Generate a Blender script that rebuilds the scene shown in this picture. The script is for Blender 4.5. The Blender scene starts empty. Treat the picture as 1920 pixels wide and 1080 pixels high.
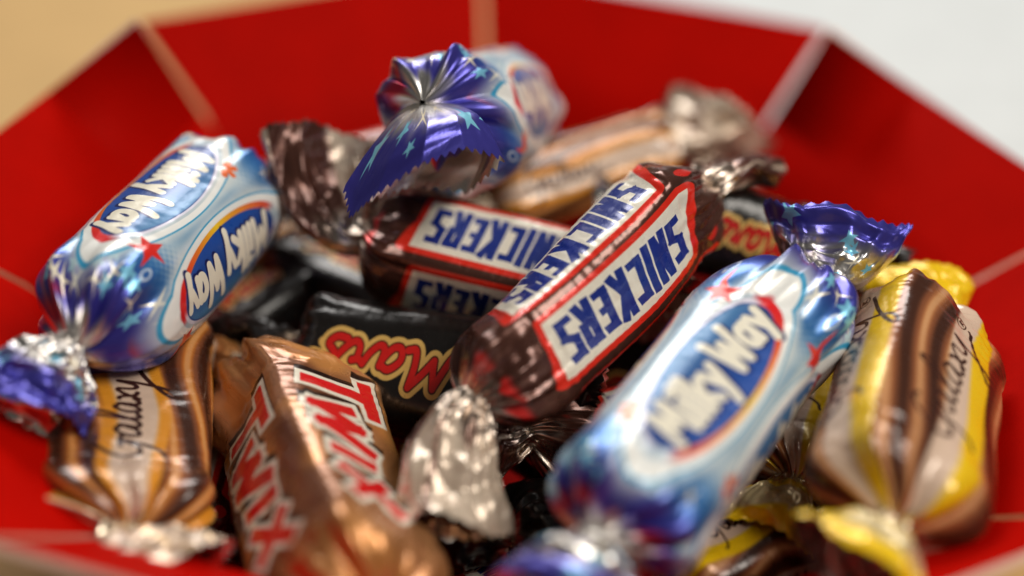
import bpy, math, random
import numpy as np
S = 0.01                      # centimetres to metres
sc = bpy.context.scene
C = sc.collection
R = math.radians

# ------------------------------------------------------------------ camera, world, lights, exposure
F_PX = 2667.0
PITCH, ROLL = 0.628, 0.065
BOX_R = 9.6                   # corner radius of the octagonal box at the crease, cm
CAM = np.array([-0.007, -2.412, 1.737]) * BOX_R
FW = np.array([0, math.cos(PITCH), -math.sin(PITCH)])
RT0 = np.array([1.0, 0, 0]); UP0 = np.cross(RT0, FW)
RT = RT0 * math.cos(ROLL) + UP0 * math.sin(ROLL)
UPV = -RT0 * math.sin(ROLL) + UP0 * math.cos(ROLL)

def at(px, py, d):
    """point (cm) seen at a pixel of the 1920x1080 photograph, d cm deep"""
    return CAM + d * (FW + RT * (px - 960) / F_PX - UPV * (py - 540) / F_PX)

cd = bpy.data.cameras.new("camera"); cam = bpy.data.objects.new("camera", cd); C.objects.link(cam)
from mathutils import Matrix, Vector
m = Matrix.Identity(4)
for i, v in enumerate((RT, UPV, -FW)):
    for j in range(3): m[j][i] = v[j]
for j in range(3): m[j][3] = CAM[j] * S
cam.matrix_world = m
cd.sensor_width = 36; cd.lens = F_PX / 1920 * 36
cd.clip_start = 0.005; cd.clip_end = 50
cd.dof.use_dof = True; cd.dof.focus_distance = 25.0 * S; cd.dof.aperture_fstop = 3.0
cd.dof.aperture_blades = 9
sc.camera = cam

w = bpy.data.worlds.new("World"); sc.world = w; w.use_nodes = True
bg = w.node_tree.nodes["Background"]
bg.inputs[0].default_value = (1.0, 0.95, 0.88, 1); bg.inputs[1].default_value = 0.07

def area(name, loc, target, sx, sy, power, col):
    l = bpy.data.lights.new(name, 'AREA'); l.shape = 'RECTANGLE'; l.size = sx * S; l.size_y = sy * S
    l.energy = power; l.color = col
    o = bpy.data.objects.new(name, l); C.objects.link(o)
    o.location = Vector(loc) * S
    o.rotation_euler = (Vector(target) - Vector(loc)).to_track_quat('-Z', 'Y').to_euler()
    return o
area("window_light", (-15, 66, 58), (0, 0, 0), 50, 34, 5.6, (1.0, 0.97, 0.93))
area("ceiling_light", (42, -20, 72), (0, 0, 0), 40, 40, 5.9, (1.0, 0.94, 0.85))
sc.view_settings.view_transform = 'Standard'; sc.view_settings.look = 'None'
sc.view_settings.exposure = 0; sc.view_settings.gamma = 1
sc.cycles.use_denoising = True
sc.cycles.max_bounces = 10

# ------------------------------------------------------------------ printed film sheets, drawn in numpy
LX, LY = 10.0, 8.0            # a sheet: 10 cm along the sweet, 8 cm around it
NX, NY = 1440, 1152
KX, KY = NX / LX, NY / LY
gx = (np.arange(NX) + .5) / KX; gy = (np.arange(NY) + .5) / KY
GX, GY = np.meshgrid(gx, gy)

def sstep(a, b, x):
    t = np.clip((x - a) / (b - a), 0, 1); return t * t * (3 - 2 * t)
def noise(x, y, seed, py=None):
    """smooth value noise; y repeats after py cells"""
    rg = np.random.RandomState(seed); n = 64
    G = rg.rand(n, n)
    xi = np.floor(x).astype(int); yi = np.floor(y).astype(int)
    fx = x - xi; fy = y - yi
    fx = fx * fx * (3 - 2 * fx); fy = fy * fy * (3 - 2 * fy)
    P = py or n
    y0, y1 = (yi % P) % n, ((yi + 1) % P) % n
    x0, x1 = xi % n, (xi + 1) % n
    return (G[y0, x0] * (1 - fx) + G[y0, x1] * fx) * (1 - fy) + (G[y1, x0] * (1 - fx) + G[y1, x1] * fx) * fy
def tri(x):
    return 2 * np.abs(x - np.floor(x + .5))
def c255(*v): return np.array(v, float) / 255
def mixc(a, b, t): return a + (b - a) * t[..., None]

class Sheet:
    def __init__(s, col, metal):
        s.c = np.tile(np.array(col, float), (NY, NX, 1)); s.m = np.full((NY, NX), float(metal))
    def win(s, pts, pad):
        x0, y0 = pts.min(0) - pad; x1, y1 = pts.max(0) + pad
        i0, i1 = max(0, int(x0 * KX)), min(NX, int(x1 * KX) + 2)
        j0, j1 = max(0, int(y0 * KY)), min(NY, int(y1 * KY) + 2)
        return (slice(j0, j1), slice(i0, i1)) if i1 > i0 and j1 > j0 else None
    def put(s, sl, a, col, metal):
        a = np.clip(a, 0, 1)
        s.c[sl] = mixc(s.c[sl], np.array(col), a) if np.ndim(col) == 1 else s.c[sl] + (col - s.c[sl]) * a[..., None]
        if metal is not None: s.m[sl] = s.m[sl] + (metal - s.m[sl]) * a
    def dist(s, sl, polys, square=False, hw=0):
        X, Y = GX[sl], GY[sl]; D = np.full(X.shape, 1e9)
        for P in polys:
            n = len(P)
            for k in range(max(1, n - 1)):
                a = P[k]; b = P[min(k + 1, n - 1)]
                d = b - a; L = math.hypot(*d)
                if L < 1e-9:
                    D = np.minimum(D, np.hypot(X - a[0], Y - a[1])); continue
                e = d / L
                al = (X - a[0]) * e[0] + (Y - a[1]) * e[1]; ac = np.abs(-(X - a[0]) * e[1] + (Y - a[1]) * e[0])
                if square:
                    lo = -hw if k > 0 else 0; hi = L + (hw if k < n - 2 else 0)
                    D = np.minimum(D, np.maximum(np.maximum(lo - al, al - hi) + hw, ac))
                else:
                    t = np.clip(al, 0, L); D = np.minimum(D, np.hypot(al - t, ac))
        return D
    def stroke(s, polys, hw, col, metal=None, square=False, grow=0):
        pts = np.concatenate(polys); sl = s.win(pts, hw + grow + .1)
        if sl is None: return
        D = s.dist(sl, polys, square, hw)
        s.put(sl, (hw + grow - D) * KX + .5, col, metal)
    def inside(s, sl, P):
        X, Y = GX[sl], GY[sl]; r = np.zeros(X.shape, bool); n = len(P)
        for k in range(n):
            a, b = P[k], P[(k + 1) % n]
            if a[1] == b[1]: continue
            c = ((a[1] > Y) != (b[1] > Y)) & (X < (b[0] - a[0]) * (Y - a[1]) / (b[1] - a[1]) + a[0])
            r ^= c
        return r
    def poly(s, P, col, metal=None, grow=0.0):
        P = np.asarray(P, float); sl = s.win(P, abs(grow) + .1)
        if sl is None: return
        D = s.dist(sl, [np.vstack([P, P[:1]])]); D = np.where(s.inside(sl, P), -D, D)
        s.put(sl, (grow - D) * KX + .5, col, metal)
    def image(s, name):
        im = bpy.data.images.new(name, NX, NY, alpha=True)
        im.alpha_mode = 'CHANNEL_PACKED'
        a = np.ones((NY, NX, 4), np.float32); a[..., :3] = np.clip(s.c, 0, 1); a[..., 3] = np.clip(s.m, 0, 1)
        im.pixels.foreach_set(a.ravel()); im.update(); im.pack()
        return im

def curve(pts, k=7):
    """Catmull-Rom through points"""
    P = np.array(pts, float); P = np.vstack([2 * P[0] - P[1], P, 2 * P[-1] - P[-2]]); o = []
    for i in range(1, len(P) - 2):
        for t in np.linspace(0, 1, k, endpoint=False):
            a, b, c, d = P[i - 1:i + 3]
            o.append(.5 * (2 * b + (c - a) * t + (2 * a - 5 * b + 4 * c - d) * t * t + (3 * b - a - 3 * c + d) * t ** 3))
    o.append(P[-2]); return np.array(o)
def place(polys, x, y, sx, sy, shear=0, rot=0, arch=None):
    o = []
    for P in polys:
        P = np.array(P, float); q = np.stack([P[:, 0] * sx + shear * P[:, 1] * sy, P[:, 1] * sy], -1)
        cr, sr = math.cos(rot), math.sin(rot)
        o.append(np.stack([x + q[:, 0] * cr - q[:, 1] * sr, y + q[:, 0] * sr + q[:, 1] * cr], -1))
    return o
def star(x, y, r, rot=0, n=5, inner=.42, stretch=None):
    a = np.arange(2 * n) * math.pi / n + rot; rr = np.where(np.arange(2 * n) % 2, r * inner, r)
    if stretch: rr = rr * np.array(stretch)
    return np.stack([x + rr * np.cos(a), y + rr * np.sin(a)], -1)

# letters as pen strokes, unit height
BLOCK = {'S': ([[(.5, .87), (.13, .87), (.13, .56), (.42, .44), (.42, .13), (.04, .13)]], .55),
 'N': ([[(.13, 0), (.13, 1)], [(.13, .95), (.45, .05)], [(.45, 0), (.45, 1)]], .58), 'I': ([[(.13, 0), (.13, 1)]], .26),
 'C': ([[(.5, .87), (.13, .87), (.13, .13), (.5, .13)]], .53), 'K': ([[(.13, 0), (.13, 1)], [(.47, 1), (.2, .5), (.5, 0)]], .56),
 'E': ([[(.48, .87), (.13, .87), (.13, .13), (.48, .13)], [(.13, .5), (.42, .5)]], .50),
 'R': ([[(.13, 0), (.13, .87), (.42, .87), (.42, .5), (.13, .5)], [(.26, .5), (.48, 0)]], .55)}
ROUND = {'M': ([[(0, 0), (.1, 1), (.34, .35), (.6, 1), (.7, 0)]], .84), 'i': ([[(.02, 0), (.02, .62)], [(.03, .9), (.04, .92)]], .17),
 'l': ([[(.02, 0), (.02, 1)]], .17), 'k': ([[(.02, 0), (.02, 1)], [(.36, .62), (.06, .3), (.4, 0)]], .46),
 'y': ([[(.0, .62), (.2, .12)], [(.42, .62), (.12, -.3)]], .5), 'W': ([[(0, 1), (.16, 0), (.38, .7), (.6, 0), (.8, 1)]], .86),
 'a': ([list(curve([(.38, .5), (.2, .62), (.02, .42), (.06, .1), (.24, .04), (.38, .3)])), [(.4, .62), (.4, 0)]], .52)}
SCRIPT_MARS = [curve([(0, .1), (.12, .3), (.3, 1.0)], 6), curve([(.3, 1.0), (.38, .6), (.42, .3)], 5), curve([(.42, .3), (.6, .7), (.8, 1.05)], 5),
 curve([(.8, 1.05), (.78, .5), (.84, .1), (1.0, .12)], 6),
 curve([(1.5, .58), (1.3, .68), (1.1, .42), (1.14, .12), (1.3, .1), (1.46, .4), (1.5, .62)], 5), curve([(1.5, .62), (1.48, .2), (1.6, .08), (1.76, .3), (1.86, .62)], 5),
 curve([(1.86, .62), (1.96, .52), (2.1, .56)], 4), curve([(2.0, .52), (2.0, .2), (2.1, .06), (2.26, .2), (2.5, .66)], 5),
 curve([(2.5, .66), (2.5, .42), (2.66, .2), (2.52, .0), (2.3, .02)], 5), curve([(2.5, .66), (2.66, .74), (2.8, .66)], 4)]
SCRIPT_GAL = [curve([(.44, .95), (.3, 1.02), (.1, .8), (.02, .45), (.14, .12), (.34, .14), (.46, .45), (.44, .1), (.36, -.3), (.22, -.42)], 6), curve([(.3, .48), (.48, .5), (.6, .46)], 3),
 curve([(.86, .5), (.72, .58), (.62, .35), (.68, .12), (.82, .2), (.88, .5), (.88, .18), (.98, .12), (1.08, .3), (1.22, .8), (1.2, 1.08), (1.1, .95), (1.08, .4), (1.14, .12), (1.24, .16)], 6),
 curve([(1.5, .5), (1.38, .58), (1.28, .35), (1.34, .12), (1.46, .2), (1.52, .5), (1.52, .18), (1.6, .12), (1.68, .2)], 6),
 curve([(1.66, .5), (1.74, .46), (1.8, .2), (1.9, .14)], 4), curve([(1.94, .52), (1.84, .4), (1.7, .12)], 4),
 curve([(2.0, .5), (2.02, .2), (2.14, .18), (2.26, .5), (2.2, 0), (2.08, -.5), (1.9, -.62), (1.92, -.45), (2.3, -.1), (2.7, .1)], 6)]

def word(tab, text, gap=.06):
    x = 0; o = []
    for ch in text:
        if ch == ' ': x += .2; continue
        p, wd = tab[ch]; o += [np.array(q, float) + (x, 0) for q in p]; x += wd + gap
    return o, x - gap

def speck(seed, f=3.0): return noise(GX * f, GY * f, seed, int(LY * f))

def neck_silver(s, lo=2.85, hi=3.25, seed=4, col=c255(205, 198, 188), tail=0.0):
    d = np.abs(GX - 5) + .25 * (speck(seed, 4) - .5) + .15 * (speck(seed + 1, 1) - .5)
    a = sstep(lo, lo + .2, d) * (1 - (1 - tail) * sstep(hi, hi + .5, d))
    s.put((slice(None), slice(None)), a, col, 1.0)
ALL = (slice(None), slice(None))

def sheet_blue():
    s = Sheet(c255(66, 62, 158), .55)
    d = np.abs(GX - 5) + .12 * (speck(11, 1) - .5)
    # halftone fade from purple through blue to pale
    dots = .5 + .5 * np.sin(GX * 42) * np.sin(GY * 42)
    t1 = sstep(2.55, 1.95, d); s.put(ALL, t1, c255(46, 108, 175), .35)
    t2 = sstep(2.15, 1.2, d + .25 * (dots - .5)); s.put(ALL, t2, c255(196, 208, 212), .1)
    sh = np.sin(GY / LY * 8 * math.pi + GX * .9) * .5 + .5
    s.put(ALL, .9 * sstep(.4, 1, sh) * sstep(2.2, .3, d), c255(92, 138, 176), .1)
    # red streaks toward the twist
    red = sstep(2.5, 2.75, d) * sstep(3.15, 2.95, d) * sstep(.5, .62, speck(21, 1.5))
    s.put(ALL, red * .9, c255(205, 40, 60), .8)
    neck_silver(s, 2.72, 4.1, 5, c255(228, 224, 220))
    rg = random.Random(3)
    for k in range(150):
        x = rg.choice((rg.uniform(.15, 1.7), rg.uniform(8.3, 9.85), rg.uniform(2.5, 2.95), rg.uniform(7.05, 7.5))); y = rg.uniform(0, LY)
        if x > 8.55 and .3 < y < 5.6: continue
        if rg.random() < .55: s.poly(star(x, y, rg.uniform(.12, .2) * (1.5 if abs(x - 5) > 3.2 else 1), rg.uniform(0, 6)), c255(120, 190, 220), .3)
        else: s.poly(star(x, y, rg.uniform(.16, .26) * (1.5 if abs(x - 5) > 3.2 else 1), rg.uniform(0, 6), 4, .16), c255(240, 230, 205), .3)
    for x, y, r_, n_ in ((9.55, 1.25, .30, 5), (9.3, 2.3, .24, 5), (9.15, 3.05, .36, 4), (9.0, 3.9, .26, 4), (9.42, 4.6, .32, 5), (9.5, 5.2, .22, 5), (9.65, 2.9, .16, 5), (8.95, 1.6, .3, 4)):
        s.poly(star(x, y, r_, x * 3, n_, .42 if n_ == 5 else .16), c255(120, 190, 214) if n_ == 5 else c255(244, 230, 200), .2)
    txt, tw = word(ROUND, 'Milky Way', .10)
    for k in range(5):
        yc = 2.0 * k
        X, Y = GX - 5, GY - yc
        q = np.sqrt((X / 1.78) ** 2 + (Y / .70) ** 2)
        sel = (np.abs(Y) < 1.25)
        aa = lambda lo, hi: np.clip((hi - q) * 60 + .5, 0, 1) * np.clip((q - lo) * 60 + .5, 0, 1) * sel
        s.put(ALL, .8 * sstep(1.55, 1.3, q) * sel, c255(208, 214, 214), .1)
        s.put(ALL, aa(1.275, 1.315), c255(50, 150, 195), .1)
        s.put(ALL, aa(1.13, 1.275), c255(236, 236, 232), .1)
        tcol = np.clip((X + 1.8) / 3.6, 0, 1)[..., None]
        rb = np.where(tcol < .5, c255(215, 70, 60) * (1 - tcol * 2) + c255(245, 200, 40) * tcol * 2, c255(245, 200, 40) * (2 - tcol * 2) + c255(220, 30, 35) * (tcol * 2 - 1))
        s.put(ALL, aa(1.0, 1.13) * sstep(.2, -.05, Y - X * .12 + .15), rb, .1)
        s.put(ALL, aa(1.0, 1.06) * sstep(-.1, .2, Y), c255(225, 220, 235), .1)
        s.put(ALL, aa(-1, 1.0), c255(34, 66, 134), .1)
        s.put(ALL, aa(-1, .98) * sstep(-.05, .6, Y + .1 * X) * .8, c255(92, 148, 190), .1)
        s.put(ALL, aa(-1, .98) * sstep(.0, -.6, Y) * .6, c255(30, 85, 180), .12)
        sx = 3.15 / tw
        p = place(txt, 5 - 1.5, yc - .30, sx, .66, .10)
        for q_ in p:   # the line of letters swells in the middle
            q_[:, 1] = yc + (q_[:, 1] - yc) * (1.16 - .10 * (q_[:, 0] - 5) ** 2)
        s.stroke([q_ + (.035, -.05) for q_ in p], .085, c255(20, 30, 90))
        s.stroke(p, .082, c255(236, 229, 210), .05)
        s.poly(star(6.72, yc + .72, .36, .3, 5, .40, [1.15, 1, 1, 1, .9, 1, .9, 1, 1.1, 1]), c255(215, 38, 30), .1)
        for rr_ in (.5, 1.4, 2.4, 3.2):
            s.stroke([np.array([(3.62 + .1 * math.cos(rr_), yc + .62 + .1 * math.sin(rr_)), (3.62 + .2 * math.cos(rr_), yc + .62 + .2 * math.sin(rr_)) ])], .06, c255(225, 105, 50), .1)
        s.stroke([np.stack([7.12 + .07 * np.cos(np.linspace(0, 6.3, 16)), yc + .98 + .07 * np.sin(np.linspace(0, 6.3, 16))], -1)], .018, c255(190, 205, 225), .3)
    return s

def sheet_brown():
    s = Sheet(c255(84, 50, 41), .55)
    n = speck(31, 2); s.put(ALL, .35 * n, c255(116, 74, 58), .6)
    d = np.abs(GX - 5)
    s.put(ALL, .9 * sstep(2.8, 3.3, d) * sstep(.42, .6, .5 + .26 * np.sin(2 * math.pi * GY / LY) + .7 * (noise(GX * .7, GY * 2.5, 33, 20) - .5)), c255(222, 204, 182), .3)  # cream tail streaks: window light on crinkled silver foil, put into the colour
    s.put(ALL, sstep(2.45, 2.6, d) * sstep(3.1, 2.9, d) * sstep(.62, .7, speck(35, 2)), c255(205, 40, 35), .4)
    neck_silver(s, 2.6, 3.4, 8, c255(196, 180, 166))
    txt, tw = word(BLOCK, 'SNICKERS', .055)
    for k in range(5):
        yc = 2.0 * k; h = .84; sx = 3.35 / (tw + .3 * h)
        par = place([np.array([(-1.98, -.74), (1.74, -.74), (1.98, .74), (-1.74, .74)])], 5, yc, 1, 1)[0]
        par[0] += (-.2, -.12)
        s.poly(par, c255(226, 44, 26), .12, .13)
        s.poly(par, c255(232, 225, 208), .05, -.02)
        p = place(txt, 5 - 1.80, yc - .58, 3.36 / tw, 1.16, .14)
        s.stroke(p, .092, c255(22, 44, 128), .1, True)
        s.poly(star(2.72, yc + .75, .16, 0, 8, .95), c255(205, 40, 30), .2)
    return s

def sheet_black():
    s = Sheet(c255(24, 21, 20), .25)
    s.put(ALL, .5 * speck(41, 1), c255(44, 38, 34), .3)
    d = np.abs(GX - 5)
    s.put(ALL, sstep(2.75, 2.85, d) * sstep(3.0, 2.9, d), c255(150, 30, 25), .4)
    neck_silver(s, 2.9, 3.2, 14, c255(170, 150, 130))
    for k in range(4):
        yc = LY / 3 * k
        p = place(SCRIPT_MARS, 5 - 1.45, yc - .36, 1.22, .78, .12)
        s.stroke(p, .11, c255(228, 186, 104), .2, grow=.11)
        s.stroke(p, .09, c255(70, 30, 20), .2, grow=.02)
        s.stroke(p, .078, c255(206, 30, 26), .1)
    return s

def sheet_gold():
    s = Sheet(c255(196, 138, 90), .36)
    n = noise(GX * .8, GY * 1.5, 51, 12); s.put(ALL, sstep(.35, .75, n), c255(128, 80, 52), .45)
    n = noise(GX * 1.4 + 9, GY * 1.0, 53, 8); s.put(ALL, .8 * sstep(.55, .8, n), c255(222, 150, 78), .45)
    d = np.abs(GX - 5); s.put(ALL, .5 * sstep(2.0, 2.7, d), c255(190, 128, 70), .6)
    neck_silver(s, 2.85, 3.3, 17, c255(200, 180, 160))
    T = [[(.02, .86), (.74, .86)], [(.38, .86), (.38, .0)]]; W = [[(.0, .66), (.18, .06), (.40, .6), (.58, .06), (.84, .76)]]
    I = [[(.12, .0), (.12, .66)]]; Xg = [[(.0, .66), (.62, .0)], [(.62, .7), (.0, .0)]]
    for k in range(5):
        yc = 2.0 * k
        p = place(T, 3.05, yc - .60, 1.35, 1.34, .2) + place(W, 4.08, yc - .60, 1.2, 1.18, .2) + place(I, 5.26, yc - .60, 1.2, 1.22, .2) + place(Xg, 5.84, yc - .60, 1.25, 1.22, .2)
        s.stroke([q - (.12, -.02) for q in p], .125, c255(40, 22, 16), .3, True, .10)
        s.stroke(p, .125, c255(228, 220, 202), .1, True, .095)
        s.stroke(p, .125, c255(212, 26, 28), .1, True)
    return s

def sheet_swirl(yellow):
    s = Sheet(c255(128, 74, 45), .12)
    nl = 4; per = LY / nl
    yw = GY + .16 * np.sin(GX * .9) + .6 * (noise(GX * .45, GY * .5, 61, 4) - .5)
    ph = (yw / per + .17) % 1.0
    # chocolate folds
    fold = np.sin(ph * 2 * math.pi * (3 if yellow else 4) + 1.6 * np.sin(GX * .7 + .8) + 5 * noise(GX * .4, GY * .5, 63, 4)) * .5 + .5
    s.put(ALL, sstep(.45, .95, fold), c255(64, 33, 20), .12)
    s.put(ALL, .9 * sstep(.42, .0, fold), c255(186, 122, 74) if yellow else c255(206, 124, 46), .12)
    s.put(ALL, .5 * sstep(.14, .0, fold), c255(226, 180, 132), .12)
    cream = c255(214, 186, 164); edge = c255(240, 196, 20) if yellow else c255(222, 146, 42)
    wd = .2 if yellow else .09
    dp_ = (ph - .17 + .5) % 1 - .5; e = np.abs(dp_)
    s.put(ALL, np.clip((.17 + wd - e) * 28, 0, 1) * (sstep(.0, -.03, dp_) if yellow else 1), edge, .1)
    s.put(ALL, sstep(.17, .12, e + (.02 if yellow else 0)), cream, .08)
    d = np.abs(GX - 5)
    if yellow:
        s.put(ALL, sstep(3.1, 3.4, d), c255(242, 198, 22), .15)
        s.put(ALL, sstep(3.3, 3.6, d) * sstep(.72, .8, speck(67, 1.2)), c255(226, 206, 160), .4)
    else:
        s.put(ALL, .8 * sstep(2.95, 3.3, d), c255(206, 188, 172), .5)
    neck_silver(s, 2.9, 3.2, 19, c255(214, 200, 178))
    for k in range(nl + 1):
        yc = per * k
        p = place(SCRIPT_GAL, 5 - 1.7, yc - .16, 1.3, .85, .1) if yellow else place(SCRIPT_GAL, 5 - 1.95, yc - .2, .88, .7, .1)
        s.stroke(p, .036, c255(58, 28, 20), .1)
        a = np.linspace(0, 6.3, 18)
        s.stroke([np.stack([6.86 + .12 * np.cos(a), yc + .14 + .12 * np.sin(a)], -1), np.array([(6.83, yc + .08), (6.83, yc + .2), (6.89, yc + .17), (6.83, yc + .14), (6.9, yc + .08)])], .014, c255(70, 40, 28))
    return s

# ------------------------------------------------------------------ materials
def mat(name):
    m_ = bpy.data.materials.new(name); m_.use_nodes = True
    return m_, m_.node_tree, m_.node_tree.nodes["Principled BSDF"]
def film(name, sheet, rough=.24, coat=.4, bump=.25, facet=.8):
    m_, t, b = mat(name); N = t.nodes; L = t.links
    im = N.new('ShaderNodeTexImage'); im.image = sheet.image(name + "_print"); im.interpolation = 'Cubic'
    L.new(im.outputs[0], b.inputs['Base Color']); L.new(im.outputs[1], b.inputs['Metallic'])
    b.inputs['Coat Weight'].default_value = coat; b.inputs['Coat Roughness'].default_value = .13
    tc = N.new('ShaderNodeTexCoord'); mp = N.new('ShaderNodeMapping'); mp.inputs['Scale'].default_value = (10, 8, 1)
    L.new(tc.outputs['UV'], mp.inputs[0])
    n1 = N.new('ShaderNodeTexNoise'); n1.inputs['Scale'].default_value = 1.6; n1.inputs['Detail'].default_value = 4; n1.inputs['Roughness'].default_value = .55
    L.new(mp.outputs[0], n1.inputs['Vector'])
    vo = N.new('ShaderNodeTexVoronoi'); vo.inputs['Scale'].default_value = 1.9; vo.inputs['Randomness'].default_value = 1
    ad = N.new('ShaderNodeMixRGB'); ad.blend_type = 'ADD'; ad.inputs[0].default_value = .25
    L.new(mp.outputs[0], ad.inputs[1]); L.new(n1.outputs[1], ad.inputs[2]); L.new(ad.outputs[0], vo.inputs['Vector'])
    sb = N.new('ShaderNodeVectorMath'); sb.operation = 'SUBTRACT'; L.new(ad.outputs[0], sb.inputs[0]); L.new(vo.outputs['Position'], sb.inputs[1])
    sc_ = N.new('ShaderNodeVectorMath'); sc_.operation = 'SUBTRACT'; sc_.inputs[1].default_value = (.5, .5, .5); L.new(vo.outputs['Color'], sc_.inputs[0])
    dp = N.new('ShaderNodeVectorMath'); dp.operation = 'DOT_PRODUCT'; L.new(sb.outputs[0], dp.inputs[0]); L.new(sc_.outputs[0], dp.inputs[1])
    ma = N.new('ShaderNodeMath'); ma.operation = 'MULTIPLY_ADD'; ma.inputs[1].default_value = facet; L.new(dp.outputs['Value'], ma.inputs[0]); L.new(n1.outputs[0], ma.inputs[2])
    bp = N.new('ShaderNodeBump'); bp.inputs['Strength'].default_value = bump; bp.inputs['Distance'].default_value = .0012
    L.new(ma.outputs[0], bp.inputs['Height']); L.new(bp.outputs[0], b.inputs['Normal'])
    rr = N.new('ShaderNodeMapRange'); rr.inputs[3].default_value = rough - .07; rr.inputs[4].default_value = rough + .1
    L.new(n1.outputs[0], rr.inputs[0]); L.new(rr.outputs[0], b.inputs['Roughness'])
    # bare metal on the inner side of the film
    s2 = N.new('ShaderNodeBsdfPrincipled'); s2.inputs['Base Color'].default_value = (.78, .73, .66, 1); s2.inputs['Metallic'].default_value = 1
    s2.inputs['Roughness'].default_value = .22; L.new(bp.outputs[0], s2.inputs['Normal'])
    g = N.new('ShaderNodeNewGeometry'); mx = N.new('ShaderNodeMixShader')
    L.new(g.outputs['Backfacing'], mx.inputs[0]); L.new(b.outputs[0], mx.inputs[1]); L.new(s2.outputs[0], mx.inputs[2])
    L.new(mx.outputs[0], N['Material Output'].inputs[0])
    return m_
FILM = {'blue': film("blue_film", sheet_blue(), .29, .25, .2, .6), 'brown': film("brown_film", sheet_brown(), .26), 'black': film("black_film", sheet_black(), .28),
        'gold': film("gold_film", sheet_gold(), .27, .4, .35, 1.2), 'swirl': film("swirl_film", sheet_swirl(False), .26), 'yellow': film("yellow_film", sheet_swirl(True), .26)}

def card(name, col, rough, spec=.5):
    m_, t, b = mat(name); N = t.nodes; L = t.links
    tc = N.new('ShaderNodeTexCoord'); n1 = N.new('ShaderNodeTexNoise'); n1.inputs['Scale'].default_value = 90; n1.inputs['Detail'].default_value = 6
    L.new(tc.outputs['Object'], n1.inputs['Vector'])
    cr = N.new('ShaderNodeMixRGB'); cr.inputs[1].default_value = (*[c * .84 for c in col], 1); cr.inputs[2].default_value = (*[min(1, c * 1.14) for c in col], 1)
    L.new(n1.outputs[0], cr.inputs[0]); L.new(cr.outputs[0], b.inputs['Base Color'])
    n2 = N.new('ShaderNodeTexNoise'); n2.inputs['Scale'].default_value = 1400; L.new(tc.outputs['Object'], n2.inputs['Vector'])
    bp = N.new('ShaderNodeBump'); bp.inputs['Strength'].default_value = .12; bp.inputs['Distance'].default_value = .0002
    L.new(n2.outputs[0], bp.inputs['Height']); L.new(bp.outputs[0], b.inputs['Normal'])
    b.inputs['Roughness'].default_value = rough; b.inputs['Specular IOR Level'].default_value = spec
    return m_
M_RED = card("red_card", (.43, .003, .0008), .55, .015)
M_EDGE = card("cut_card_edge", (.78, .50, .42), .8)
M_TABLE = card("tan_table", (.58, .37, .15), .6, .2)
M_PAPER = card("white_paper", (.68, .71, .715), .8, .2)

# ------------------------------------------------------------------ mesh helpers
def tag(o, label, cat, group=None):
    o['label'] = label; o['category'] = cat
    if group: o['group'] = group
    return o
def mesh_obj(name, verts, faces, mats, parent=None, origin=None, mi=None, smooth=False):
    origin = np.zeros(3) if origin is None else np.asarray(origin, float)
    me = bpy.data.meshes.new(name)
    me.from_pydata([tuple((np.asarray(v) - origin) * S) for v in verts], [], faces)
    for m_ in mats: me.materials.append(m_)
    if mi is not None: me.polygons.foreach_set('material_index', mi)
    if smooth: me.polygons.foreach_set('use_smooth', [True] * len(faces))
    me.update(); o = bpy.data.objects.new(name, me); C.objects.link(o)
    if parent: o.parent = parent
    else: o.location = origin * S
    return o
def grid_obj(name, P, U, V, mat_, parent, origin, solid=0):
    """P: rings x around x 3 (closed around), U/V per ring/around column (UV seam handled)"""
    nr, na = P.shape[:2]
    me = bpy.data.meshes.new(name)
    co = ((P - origin) * S).reshape(-1, 3).astype(np.float32)
    i = np.arange(nr - 1)[:, None]; j = np.arange(na)[None]; j2 = (j + 1) % na
    q = np.stack([i * na + j + 0 * i, (i + 1) * na + j, (i + 1) * na + j2, i * na + j2], -1).reshape(-1, 4)
    nf = len(q)
    me.vertices.add(len(co)); me.vertices.foreach_set('co', co.ravel())
    me.loops.add(nf * 4); me.loops.foreach_set('vertex_index', q.ravel().astype(np.int32))
    me.polygons.add(nf); me.polygons.foreach_set('loop_start', (np.arange(nf) * 4).astype(np.int32))
    me.polygons.foreach_set('use_smooth', np.ones(nf, bool))
    me.update(calc_edges=True)
    uvl = me.uv_layers.new(name='UVMap')
    jn = np.arange(na); un = np.append(V, V[0] + 1.0)
    uv = np.zeros((nr - 1, na, 4, 2), np.float32)
    uv[..., 0, 0] = uv[..., 3, 0] = U[:-1, None]; uv[..., 1, 0] = uv[..., 2, 0] = U[1:, None]
    uv[..., 0, 1] = uv[..., 1, 1] = un[:-1]; uv[..., 2, 1] = uv[..., 3, 1] = un[1:]
    uvl.data.foreach_set('uv', uv.ravel())
    me.materials.append(mat_); me.validate()
    o = bpy.data.objects.new(name, me); C.objects.link(o); o.parent = parent
    return o
def unit(v): return v / np.linalg.norm(v)
def perp(v, d): v = v - (v @ d) * d; return unit(v)

def section(n, rx, ry, na):
    """superellipse by arc length; starts at the face normal and runs along +u"""
    t = np.linspace(0, 2 * math.pi, 4001); c, s_ = np.sin(t), np.cos(t)
    p = rx * np.sign(c) * np.abs(c) ** (2 / n); q = ry * np.sign(s_) * np.abs(s_) ** (2 / n)
    L = np.append(0, np.cumsum(np.hypot(np.diff(p), np.diff(q)))); L /= L[-1]
    u = np.arange(na) / na
    return np.interp(u, L, p), np.interp(u, L, q)

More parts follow.
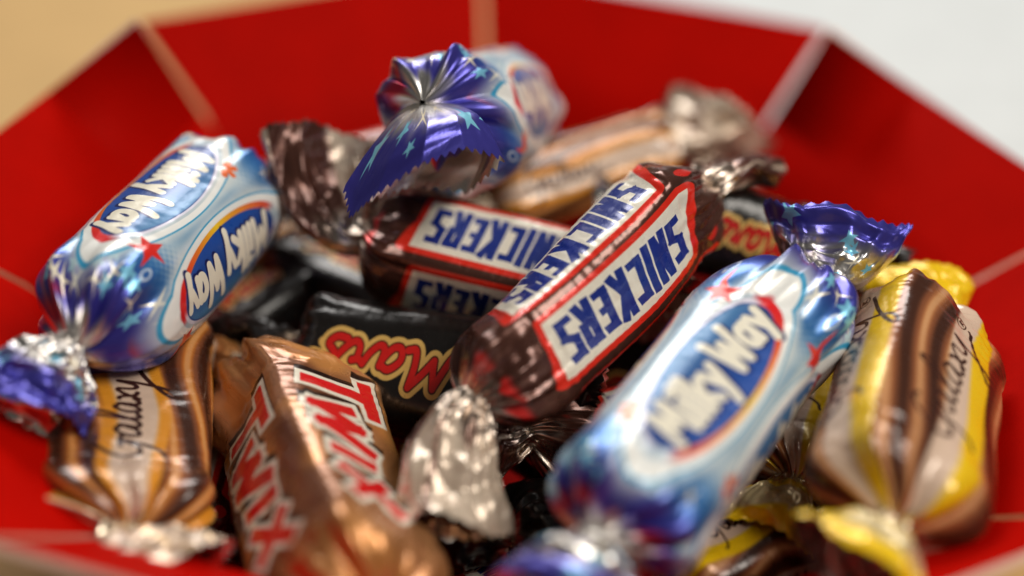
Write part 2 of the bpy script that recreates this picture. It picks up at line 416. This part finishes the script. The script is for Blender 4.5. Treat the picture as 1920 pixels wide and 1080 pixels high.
def crumple(u, v, seed, nf=5, fu=3, fv=1.5):
    """facets with sharp creases, periodic in u"""
    rg = np.random.RandomState(seed); o = 0
    for k in range(nf):
        a = rg.randint(-fu, fu + 1); b = rg.uniform(-fv, fv); w_ = .25 * noise(v * 1.3 + k * 7, u * 4, seed + k, 4)
        o = o + (tri(a * u + b * v + rg.rand() + w_) - .5) / (1 + .3 * k)
    return o / nf * 2

def wrapped(name, label, kind, A, B, phi, rx, ry, n=4, m=2.7, tA=None, tB=None, hi=1.0, seed=1, dent=.045, sh=.62, twist=0, bend=0, group='wrapped sweets heaped in the box', rn=.24):
    """a twist-wrapped sweet. A -> B is the reading direction of the print; phi turns the first face from the viewer.
    tA / tB: dict(neck, tip, w, h, roll, bend) for the two twisted ends"""
    A = np.asarray(A, float); B = np.asarray(B, float)
    a = unit(B - A); ctr = (A + B) / 2; L = np.linalg.norm(B - A)
    n0 = perp(CAM - ctr, a); u0 = np.cross(n0, a)
    f = R(phi); q = n0 * math.cos(f) + u0 * math.sin(f); p = np.cross(q, a)
    root = bpy.data.objects.new(name, None); C.objects.link(root); root.empty_display_size = .01
    root.location = Vector(ctr * S); tag(root, label, 'sweet', group)
    M = FILM[kind]; na = int(168 * hi) // 4 * 4
    sp, sq = section(n, rx, ry, na); cpn, cqn = section(2, 1, 1, na)
    u = np.arange(na) / na
    rg = np.random.RandomState(seed)
    uw = u + .018 * np.sin(2 * math.pi * (2 * u + rg.rand())) + .012 * np.sin(2 * math.pi * (5 * u + rg.rand()))
    pl = .5 * tri(5 * uw + rg.rand()) + .45 * tri(9 * uw + rg.rand()) * (.4 + 1.2 * noise(u * 0, u * 7, seed + 5, 7)) + .3 * tri(16 * uw + rg.rand()) * (.3 + 1.4 * noise(u * 0 + 3, u * 5, seed + 6, 5)) - .6
    tails = []
    for end, t in ((-1, tA), (1, tB)):
        E = A if end < 0 else B; t = dict(t or {})
        t.setdefault('neck', E + a * end * sh * max(rx, ry)); t.setdefault('tip', t['neck'] + a * end * 1.5)
        for k_, d_ in (('w', 1.0), ('h', .3), ('roll', rg.uniform(0, 180)), ('pleat', .16), ('crum', .18), ('curl', rg.uniform(-.35, .35)), ('hide', 0)): t.setdefault(k_, d_)
        tails.append(t)
    tw = [rg.uniform(-.5, .5) * 1.2, rg.uniform(-.5, .5) * 1.2]
    def ring(center, pp, qq, scale, amp, twist, s_):
        k = s_ ** 1.2
        x = sp * scale * (1 - k) + cpn * scale * k * (rx + ry) / 2
        y = sq * scale * (1 - k) + cqn * scale * k * (rx + ry) / 2
        mlt = 1 + amp * pl; x, y = x * mlt, y * mlt
        c_, s2 = math.cos(twist), math.sin(twist); x, y = x * c_ - y * s2, x * s2 + y * c_
        return center + x[:, None] * pp + y[:, None] * qq
    rings, U = [], []
    ns = int(34 * hi); nb = int(110 * hi)
    rm = (rx + ry) / 2
    def shoulder(E, t, k, end):
        o = []; Nk = np.asarray(t['neck'], float)
        for s_ in np.linspace(0, 1, ns):
            e = math.sin(s_ * math.pi / 2) ** (2 / m)          # profile runs round the corner
            sc_ = rn / rm + (1 - rn / rm) * max(0, math.cos(s_ * math.pi / 2)) ** (2 / m)
            e = .8 * e + .2 * s_ ** 3
            cen = E + (Nk - E) * e
            amp = .8 * s_ ** 1.3 + .02
            o.append((ring(cen, p, q, sc_, amp, tw[k] * s_ ** 3 + R(twist) * .5 * end, s_ ** 2.2), (.3 - .1 * s_) if end < 0 else (.7 + .1 * s_)))
        return o
    sA = shoulder(A, tails[0], 0, -1)[::-1]; sB = shoulder(B, tails[1], 1, 1)
    body = [(ring(A + (B - A) * s_ + (p * bend + q * abs(bend) * .3) * math.sin(math.pi * s_), p, q, 1, .02, R(twist) * (sstep(0, 1, np.array(s_)) - .5), 0), .3 + .4 * s_) for s_ in np.linspace(0, 1, nb)[1:-1]]
    allr = sA + body + sB
    P = np.array([r_[0] for r_ in allr]); U = np.array([r_[1] for r_ in allr])
    # loose film: creases and shallow dents, pushed along the outward direction
    cen = P.mean(1, keepdims=True); out = P - cen; out = out / np.linalg.norm(out, axis=-1, keepdims=True)
    vv = (U[:, None] - .2) / .6 * 3; uu = np.broadcast_to(u[None], P.shape[:2]); vb = np.broadcast_to(vv, P.shape[:2])
    fade = np.clip(np.minimum(U - .2, .8 - U) / .1, 0, 1)[:, None]
    mid = 1 - .55 * sstep(.0, .15, np.minimum(U - .3, .7 - U))[:, None]
    D = dent * (crumple(uu, vb, seed, 5, 4, 1.2) * 1.2 * mid + 1.3 * (noise(vb * 1.6, uu * 6, seed + 50, 6) - .5)) * fade
    endz = sstep(.36, .29, U)[:, None] + sstep(.64, .71, U)[:, None]
    D = D + .06 * pl[None] * endz * fade + dent * 1.7 * crumple(uu, vb, seed + 9, 5, 7, 2.5) * endz * fade
    D = D + (.010 + .022 * endz) * fade * crumple(uu, vb * 2, seed + 23, 7, 13, 6) * (dent / .05)
    P = P + out * D[..., None]
    grid_obj('wrapper', P, U, u, M, root, ctr)
    for k, (end, t) in enumerate(((-1, tails[0]), (1, tails[1]))):
        if t['hide']: continue
        Nk = np.asarray(t['neck'], float); T = np.asarray(t['tip'], float); E = A if end < 0 else B
        base = sA[0][0] if end < 0 else sB[-1][0]
        ln = np.linalg.norm(T - Nk); d0 = a * end
        ctrl = Nk + d0 * ln * t.get('lead', .3)
        nt = int(56 * hi); ts = np.linspace(0, 1, nt); rs = []
        ro = R(t['roll'])
        if 'side' in t:
            sv = perp(t['side'][0] * RT - t['side'][1] * UPV + t['side'][2] * FW, a); ro = math.atan2(sv @ q, sv @ p)
        S0 = p * math.cos(ro) + q * math.sin(ro); N0 = -p * math.sin(ro) + q * math.cos(ro)
        bx, by = (base - Nk) @ p, (base - Nk) @ q
        bs, bn = bx * math.cos(ro) + by * math.sin(ro), -bx * math.sin(ro) + by * math.cos(ro)
        th = np.arctan2(bn, bs); rad = np.hypot(bs, bn)
        d1 = unit(T - ctrl); zz = .07 * tri(30 * u + .2)
        for s_ in ts:
            cpt = (1 - s_) ** 2 * Nk + 2 * s_ * (1 - s_) * ctrl + s_ * s_ * T
            d = unit(2 * (1 - s_) * (ctrl - Nk) + 2 * s_ * (T - ctrl) + 1e-6 * d0)
            Sd = perp(S0, d); Nd = perp(N0 - (N0 @ Sd) * Sd, d)
            g = s_ ** .75; bl = sstep(0, .5, np.array(s_))
            W = rn + (t['w'] - rn) * g; H = rn * (1 - g) + t['h'] * g
            # flattened fan: spread columns across the width
            cx = np.cos(th); cx = cx * (1 - .35 * bl) + (1 - 2 * np.abs(((th / math.pi) % 2) - 1) * 1.0) * -0.0 + .35 * bl * np.sign(cx) * np.abs(cx) ** .7
            xs = (rad * np.cos(th)) * (1 - bl) + W * cx * bl + (W - rn) * cx * (1 - bl) * .8
            ys = (rad * np.sin(th)) * (1 - bl) + H * np.sin(th) * bl
            sv_ = np.full(na, s_ * 1.4); g2 = sstep(0, .35, np.array(s_))
            ys = ys + t['pleat'] * g * (1.15 - s_) * pl * 1.5 + t['curl'] * s_ ** 1.5 * (cx * cx - .4) * t['w'] \
                + t['crum'] * g * (1.5 * crumple(u, sv_, seed + 31 + k, 4, 3, 1.8) + .9 * crumple(u, sv_ * 1.7, seed + 41 + k, 5, 8, 2.5) + .14 * crumple(u, sv_ * 2, seed + 47 + k, 6, 15, 5))
            xs = xs * (1 + .22 * g * (noise(u * 0 + s_ * 2, u * 5, seed + 3 + k, 5) - .5)) + .6 * t['crum'] * g * crumple(u, sv_, seed + 61 + k, 4, 4, 2.0)
            ex = .22 * ln * (noise(u * 0 + 3.5 * k, u * 6, seed + 71, 6) + .4 * tri(2 * u + .3 * k) - .7) * g + (zz * t.get('zig', 1) if s_ > .985 else 0) + .7 * t['crum'] * g * crumple(u, sv_, seed + 77 + k, 4, 5, 1.6)
            rs.append(cpt + xs[:, None] * Sd + ys[:, None] * Nd + np.asarray(ex)[..., None] * d)
        rs = np.array(rs); Ut = (.2 - .2 * ts) if end < 0 else (.8 + .2 * ts)
        if end < 0: rs = rs[::-1]; Ut = Ut[::-1]
        grid_obj('twisted_end', rs, Ut, u + t.get('turn', 0), M, root, ctr)
    return root

# ------------------------------------------------------------------ table, paper, box
TZ = -5.0
tb = mesh_obj('table', [(-150, -120, TZ), (150, -120, TZ), (150, 220, TZ), (-150, 220, TZ)], [(0, 1, 2, 3)], [M_TABLE]); tb['kind'] = 'structure'
px = mesh_obj('paper_sheet', [(-1.5, 6, TZ + .04), (95, -30, TZ + .04), (120, 190, TZ + .04), (6, 190, TZ + .04),
      (-1.5, 6, TZ + .01), (95, -30, TZ + .01), (120, 190, TZ + .01), (6, 190, TZ + .01)],
      [(0, 1, 2, 3), (7, 6, 5, 4), (4, 5, 1, 0), (5, 6, 2, 1), (6, 7, 3, 2), (7, 4, 0, 3)], [M_PAPER])
tag(px, 'white paper sheet lying on the tan table behind the red box', 'paper')

box = bpy.data.objects.new('gift_box', None); C.objects.link(box); box.location = (0, 0, TZ * S); box.empty_display_size = .02
tag(box, 'open red octagonal cardboard box with flaps folded outwards, full of sweets', 'box')
BO = np.array([0, 0, TZ])
ROT = 1.689; FR, FH = 1.226 * BOX_R, .168 * BOX_R; TH = .16
ang = [ROT + k * math.pi / 4 for k in range(9)]
pt = lambda r_, a_, z: np.array([r_ * math.cos(a_), r_ * math.sin(a_), z])
def slab(name, quad, thick, outward, edge_idx=()):
    """a card panel: inner face quad, thickness pushed outward; cut edges bare"""
    qd = [np.asarray(v) for v in quad]; o_ = np.asarray(outward) * thick
    v = qd + [x + o_ for x in qd]
    f = [(0, 1, 2, 3), (7, 6, 5, 4)] + [(i, 4 + i, 4 + (i + 1) % 4, (i + 1) % 4) for i in range(4)]
    mi = [0, 0] + [1 if i in edge_idx else 0 for i in range(4)]
    o = mesh_obj(name, v, f, [M_RED, M_EDGE], box, BO, mi)
    bm_ = o.modifiers.new('soften', 'BEVEL'); bm_.width = .0003; bm_.segments = 2
    return o
def sheet_card(name, rows, outd, smooth=False, rim=1):
    """card built as rows x columns of points; solidified outward, cut edges bare"""
    nr, nc = len(rows), len(rows[0]); v = [q_ for r_ in rows for q_ in r_]; f = []
    for i in range(nr - 1):
        for j in range(nc - 1):
            f.append((i * nc + j, i * nc + j + 1, (i + 1) * nc + j + 1, (i + 1) * nc + j))
    a_, b_, c_ = v[f[0][0]], v[f[0][1]], v[f[0][2]]
    inward = np.cross(b_ - a_, c_ - a_) @ (np.asarray(outd) - np.array([0, 0, .5])) < 0
    if not inward: f = [x[::-1] for x in f]
    o = mesh_obj(name, v, f, [M_RED, M_EDGE], box, BO, None, smooth)
    sd = o.modifiers.new('thickness', 'SOLIDIFY'); sd.thickness = TH * S; sd.offset = -1; sd.material_offset_rim = rim
    return o
prof = []                                       # the panel bends gently from the leaning rim to the steep wall
r_, z_ = BOX_R, 0.0
for k in range(10):
    t_ = R(52 - 42 * min(1, (k + .5) / 7)); r_ -= .42 * math.sin(t_); z_ -= .42 * math.cos(t_); prof.append((r_, z_))
BR = r_ - (z_ - TZ - .2) * math.tan(R(8)); prof.append((BR, TZ + .2))
def corner_prof(a_):
    """towards the front of the box the walls drop more steeply below the rim"""
    w_ = float(sstep(.1, -.5, np.array(math.sin(a_)))); r2, z2, o = BOX_R, 0.0, []
    for n_, (rr, zz_) in enumerate(prof):
        if n_ < len(prof) - 1:
            t2 = R(max(5, 40 - 35 * n_)); r2 -= .42 * math.sin(t2); z2 -= .42 * math.cos(t2)
        else: r2 -= (z2 - zz_) * math.tan(R(5)); z2 = zz_
        o.append((rr * (1 - w_) + r2 * w_, zz_ * (1 - w_) + z2 * w_))
    return o
# two panels are still creased at one corner, so that corner stands upright: (panel, which end, how far along, how much)
UPRIGHT = {1: (0, .42, .9), 6: (1, .36, .95)}
GAP, TH = .065, .13
for k in range(8):
    a0, a1 = ang[k], ang[k + 1]; mid_ = (a0 + a1) / 2
    outd = np.array([math.cos(mid_), math.sin(mid_), 0]); e = np.array([-math.sin(mid_), math.cos(mid_), 0])
    ss = np.linspace(0, 1, 25); rows = []
    T0, T1 = pt(FR, a0, FH) + e * GAP, pt(FR, a1, FH) - e * GAP
    Q0, Q1 = pt(BOX_R, a0, 0) + e * GAP, pt(BOX_R, a1, 0) - e * GAP
    top = [T0 * (1 - s_) + T1 * s_ for s_ in ss]
    if k in UPRIGHT:
        end, fr, am = UPRIGHT[k]; Tc = T1 if end else T0
        ray = Tc - CAM; tt = (((Q1 if end else Q0) - CAM) @ outd + .12) / (ray @ outd)
        for n_, s_ in enumerate(ss):
            w_ = max(0, 1 - (1 - s_ if end else s_) / fr) * am
            top[n_] = CAM + (top[n_] - CAM) * (1 + (tt - 1) * w_)
    else:
        top = [q_ + outd * .05 * math.sin(s_ * 5 + k) for q_, s_ in zip(top, ss)]
    for t_ in np.linspace(1, 0, 9):
        rows.append([(Q0 * (1 - s_) + Q1 * s_) * (1 - t_) + q_ * t_ for s_, q_ in zip(ss, top)])
    for (r0, z0), (r1, z1) in zip(corner_prof(a0), corner_prof(a1)):
        p0, p1 = pt(r0, a0, z0) + e * .012, pt(r1, a1, z1) - e * .012
        rows.append([p0 * (1 - t_) + p1 * t_ for t_ in ss])
    sheet_card('side_panel', rows, outd)
bot = [pt(corner_prof(a_)[-1][0], a_, TZ + .05) for a_ in ang[:8]] + [pt(corner_prof(a_)[-1][0], a_, TZ + .19) for a_ in ang[:8]]
mesh_obj('bottom_panel', bot, [tuple(range(8, 16)), tuple(range(7, -1, -1))] + [(i, (i + 1) % 8, 8 + (i + 1) % 8, 8 + i) for i in range(8)], [M_RED], box, BO)

# ------------------------------------------------------------------ the sweets
G1 = 'blue wrapped sweets'; G2 = 'brown wrapped sweets'; G3 = 'black wrapped sweets'; G4 = 'swirl wrapped sweets'
wrapped('blue_sweet', 'blue and white sweet leaning on the left wall, silver twist at its lower left', 'blue',
        at(408, 378, 27.4), at(218, 566, 24.8), 47, 1.30, 1.30, 2.2, m=2.2, seed=3, group=G1, dent=.05,
        tB=dict(neck=at(130, 652, 23.7), tip=at(45, 765, 22.9), w=1.15, h=.4, side=(.8, .6, .3), pleat=.3, crum=.3),
        tA=dict(tip=at(530, 395, 29.4), w=.7))
wrapped('brown_sweet', 'brown sweet on top of the heap, its upper label catching the light', 'brown',
        at(1240, 405, 25.9), at(985, 672, 24.3), 30, .97, .76, 4.2, seed=7, group=G2, dent=.10, twist=16, bend=.08, m=2.25, rn=.34,
        tA=dict(neck=at(1318, 352, 26.7), tip=at(1390, 330, 28), w=.9, h=.3),
        tB=dict(neck=at(888, 752, 23.7), tip=at(855, 985, 22.7), w=.98, h=.42, side=(1, .2, .2), pleat=.25, crum=.27, turn=.22))
wrapped('blue_sweet', 'blue and white sweet at the front right, purple star-printed twist at its upper end', 'blue',
        at(1192, 935, 22.2), at(1410, 640, 24.6), 10, 1.28, 1.15, 2.8, seed=5, group=G1, dent=.04,
        tB=dict(neck=at(1535, 530, 25.2), tip=at(1565, 420, 25.8), w=1.35, h=.6, side=(1, .15, 0), pleat=.22, crum=.25),
        tA=dict(neck=at(1128, 1018, 21.4), tip=at(1080, 1135, 20.9), w=1.4, h=.5, side=(1, .3, 0)))
wrapped('gold_sweet', 'copper gold sweet with big red letters at the lower left of the heap', 'gold',
        at(560, 790, 25.6), at(650, 1085, 22.2), -46, 1.24, 1.14, 5.5, seed=9, dent=.11, twist=-12, bend=-.06, group='gold wrapped sweets',
        tA=dict(neck=at(470, 700, 26.8), tip=at(380, 690, 27.6), w=.8), tB=dict(neck=at(690, 1160, 21.1), tip=at(770, 1230, 20.2), w=1.0))
wrapped('swirl_sweet', 'brown and cream swirl sweet under the silver twist at the left', 'swirl',
        at(228, 955, 23.9), at(250, 690, 26.5), 2, 1.42, 1.25, 5, seed=11, dent=.08, twist=-10, group=G4,
        tA=dict(neck=at(228, 1000, 22.3), tip=at(300, 1115, 21.4), w=1.3, h=.5, crum=.25, side=(1, .2, 0)))
wrapped('yellow_sweet', 'yellow and brown swirl sweet standing at the far right of the heap', 'yellow',
        at(1690, 905, 22.6), at(1730, 655, 25.5), -40, 1.42, 1.0, 3.4, seed=13, dent=.09, twist=10, group='yellow wrapped sweets',
        tB=dict(tip=at(1720, 530, 27.3), w=1.0, h=.3), tA=dict(neck=at(1665, 985, 21.9), tip=at(1590, 1070, 20.8), w=1.1, h=.4, side=(1, .5, 0), crum=.25))
wrapped('brown_sweet', 'brown sweet behind the black one, wide brown foil twist at its left end', 'brown',
        at(1075, 545, 27.2), at(775, 470, 27.4), -38, .96, .92, 5, seed=15, group=G2, dent=.04,
        tB=dict(neck=at(680, 450, 27.2), tip=at(590, 270, 27.8), w=1.25, h=.5, side=(1, -.3, .3), pleat=.25, crum=.24, turn=.5))
wrapped('black_sweet', 'black sweet with red and gold lettering in the middle of the heap', 'black',
        at(915, 722, 26.2), at(630, 680, 26.9), -10, 1.2, .95, 3.2, seed=17, group=G3, dent=.04,
        tB=dict(neck=at(560, 655, 27), tip=at(490, 640, 27.6), w=.8))
back = wrapped('blue_sweet', 'blue sweet at the back, its purple starry twist drooping towards the front', 'blue',
        at(930, 212, 30.3), at(850, 238, 27.0), 0, 1.32, 1.32, 2.2, seed=19, group=G1, dent=.05, rn=.06,
        tB=dict(neck=at(792, 194, 25.7), hide=1))
def draped_end(root, spokes, hem_teeth, seed):
    """an open, drooping foil skirt: spokes of pixel-and-depth points from the knot to the cut hem"""
    ctr = np.array(root.location) / S
    K = np.array([curve([at(*p_) for p_ in sp_], 12) for sp_ in spokes])       # spokes x rows x 3
    nk, nr = K.shape[:2]; na = 240; u = np.arange(na) / na; x = u * nk
    k0 = np.floor(x).astype(int); f = x - k0; f2 = f + .0 * f
    P = K[k0 % nk] * (1 - f2)[:, None, None] + K[(k0 + 1) % nk] * f2[:, None, None]
    P = P.transpose(1, 0, 2)                                                    # rows x around
    t = np.linspace(0, 1, nr)[:, None]
    P = P + (FW * .10)[None, None] * (crumple(u, t * 1.5, seed, 5, 5, 1.5) * t)[..., None] + (UPV * .06)[None, None] * (crumple(u, t * 1.5, seed + 4, 5, 5, 1.5) * t)[..., None]
    d = P[-1] - P[-4]; d /= np.linalg.norm(d, axis=-1, keepdims=True)
    P[-1] += d * (tri(hem_teeth * u) * .13)[:, None]
    return grid_obj('twisted_end', P, .875 + .125 * np.linspace(0, 1, nr) ** .8, u + .08, FILM['blue'], root, ctr)
draped_end(back, [[(786, 196, 25.9), (738, 225, 25.5), (692, 280, 25.3), (648, 345, 25.1)],
                  [(787, 196, 25.8), (742, 240, 25.1), (697, 310, 24.9), (659, 402, 24.8)],
                  [(790, 195, 25.7), (764, 240, 24.8), (733, 295, 24.6), (706, 360, 24.5)],
                  [(796, 195, 25.7), (803, 225, 24.7), (797, 262, 24.4), (790, 300, 24.3)],
                  [(806, 194, 25.7), (850, 212, 24.9), (862, 240, 24.6), (868, 272, 24.5)],
                  [(812, 194, 25.8), (880, 205, 25.2), (918, 242, 25.0), (943, 292, 25.0)],
                  [(806, 196, 26.0), (880, 230, 25.9), (905, 290, 25.9), (880, 355, 26.0)],
                  [(796, 198, 26.1), (810, 240, 26.2), (800, 300, 26.3), (770, 345, 26.3)],
                  [(790, 198, 26.0), (745, 240, 25.9), (720, 300, 25.8), (690, 370, 25.7)]], 44, 5)
wrapped('swirl_sweet', 'brown and cream swirl sweet lying along the back wall', 'swirl',
        at(960, 365, 30), at(1215, 285, 31), 0, .9, .85, 4, seed=21, group=G4, hi=.7, tB=dict(w=.7))
wrapped('brown_sweet', 'brown sweet in the back right corner, crumpled twist standing against the wall', 'brown',
        at(1380, 520, 31), at(1340, 385, 31.4), 60, .95, .9, 4, seed=33, group=G2, hi=.7,
        tB=dict(neck=at(1325, 320, 31.6), tip=at(1350, 215, 32), w=1.3, h=.7, side=(1, .1, .2), crum=.4, turn=.5))
wrapped('black_sweet', 'black sweet with orange lettering behind the purple twist at the right', 'black',
        at(1480, 470, 28.2), at(1320, 430, 28.0), 0, .95, .8, 3.2, seed=23, group=G3, hi=.7)
# the lower layer, seen in the gaps
wrapped('brown_sweet', 'dark brown sweet lying under the middle sweet, at the front', 'brown',
        at(1120, 845, 25.8), at(1330, 800, 27), 45, .95, .9, 4, seed=25, group=G2, hi=.8, dent=.06,
        tA=dict(neck=at(985, 815, 25.4), tip=at(880, 850, 25.2), w=.8))
wrapped('black_sweet', 'black sweet deep in the gap right of the copper gold sweet', 'black',
        at(880, 840, 27.2), at(640, 820, 27.6), 10, 1.1, .9, 3.2, seed=27, group=G3, hi=.6)
wrapped('yellow_sweet', 'yellow sweet under the front right blue one, crumpled twist showing', 'yellow',
        at(1475, 850, 26.0), at(1520, 640, 28.2), 0, 1.0, .9, 3.2, seed=29, group='yellow wrapped sweets', hi=.8,
        tA=dict(neck=at(1480, 905, 25.0), tip=at(1430, 1015, 24.2), w=1.0, h=.5, side=(1, .2, 0), pleat=.3, crum=.3))
LOW = [('yellow', 'yellow sweet low at the front rim, between blue and yellow sweets', (1320, 1090, 24.4), (1470, 1020, 25)),
       ('black', 'black sweet under the right blue sweet, by the brown one', (1010, 1010, 25), (1250, 1000, 26)),
       ('black', 'black sweet low in the gap behind the copper gold sweet', (430, 650, 28.6), (540, 570, 29.4)),
       ('brown', 'brown sweet at the bottom, between copper gold and blue sweets', (880, 1100, 25.8), (1060, 1210, 24.6)),
       ('black', 'black sweet deep below the back brown sweet', (560, 520, 30), (760, 600, 29)),
       ('brown', 'brown sweet deep behind the purple starry twist', (560, 380, 31), (760, 330, 31.6)),
       ('black', 'black sweet deep under the middle of the heap', (1000, 640, 28.4), (1250, 620, 28.6)),
       ('swirl', 'swirl sweet deep between the yellow and blue sweets', (1560, 900, 26.4), (1600, 720, 28)),
       ('brown', 'brown sweet low in the gap between the swirl and copper gold sweets', (370, 1010, 26), (430, 840, 28.2)),
       ('black', 'black sweet in the back left, below the wide brown twist', (530, 400, 31), (670, 430, 31)),
       ('swirl', 'swirl sweet low in the back left corner', (480, 470, 30.4), (610, 450, 30.8))]
for k, (kd, lb, a_, b_) in enumerate(LOW):
    wrapped(kd + '_sweet', lb, kd, at(*a_), at(*b_), 60 if kd == 'black' else 45, 1.0, .9, 4, seed=40 + k, hi=.5, group=dict(black=G3, brown=G2, swirl=G4, yellow='yellow wrapped sweets')[kd])
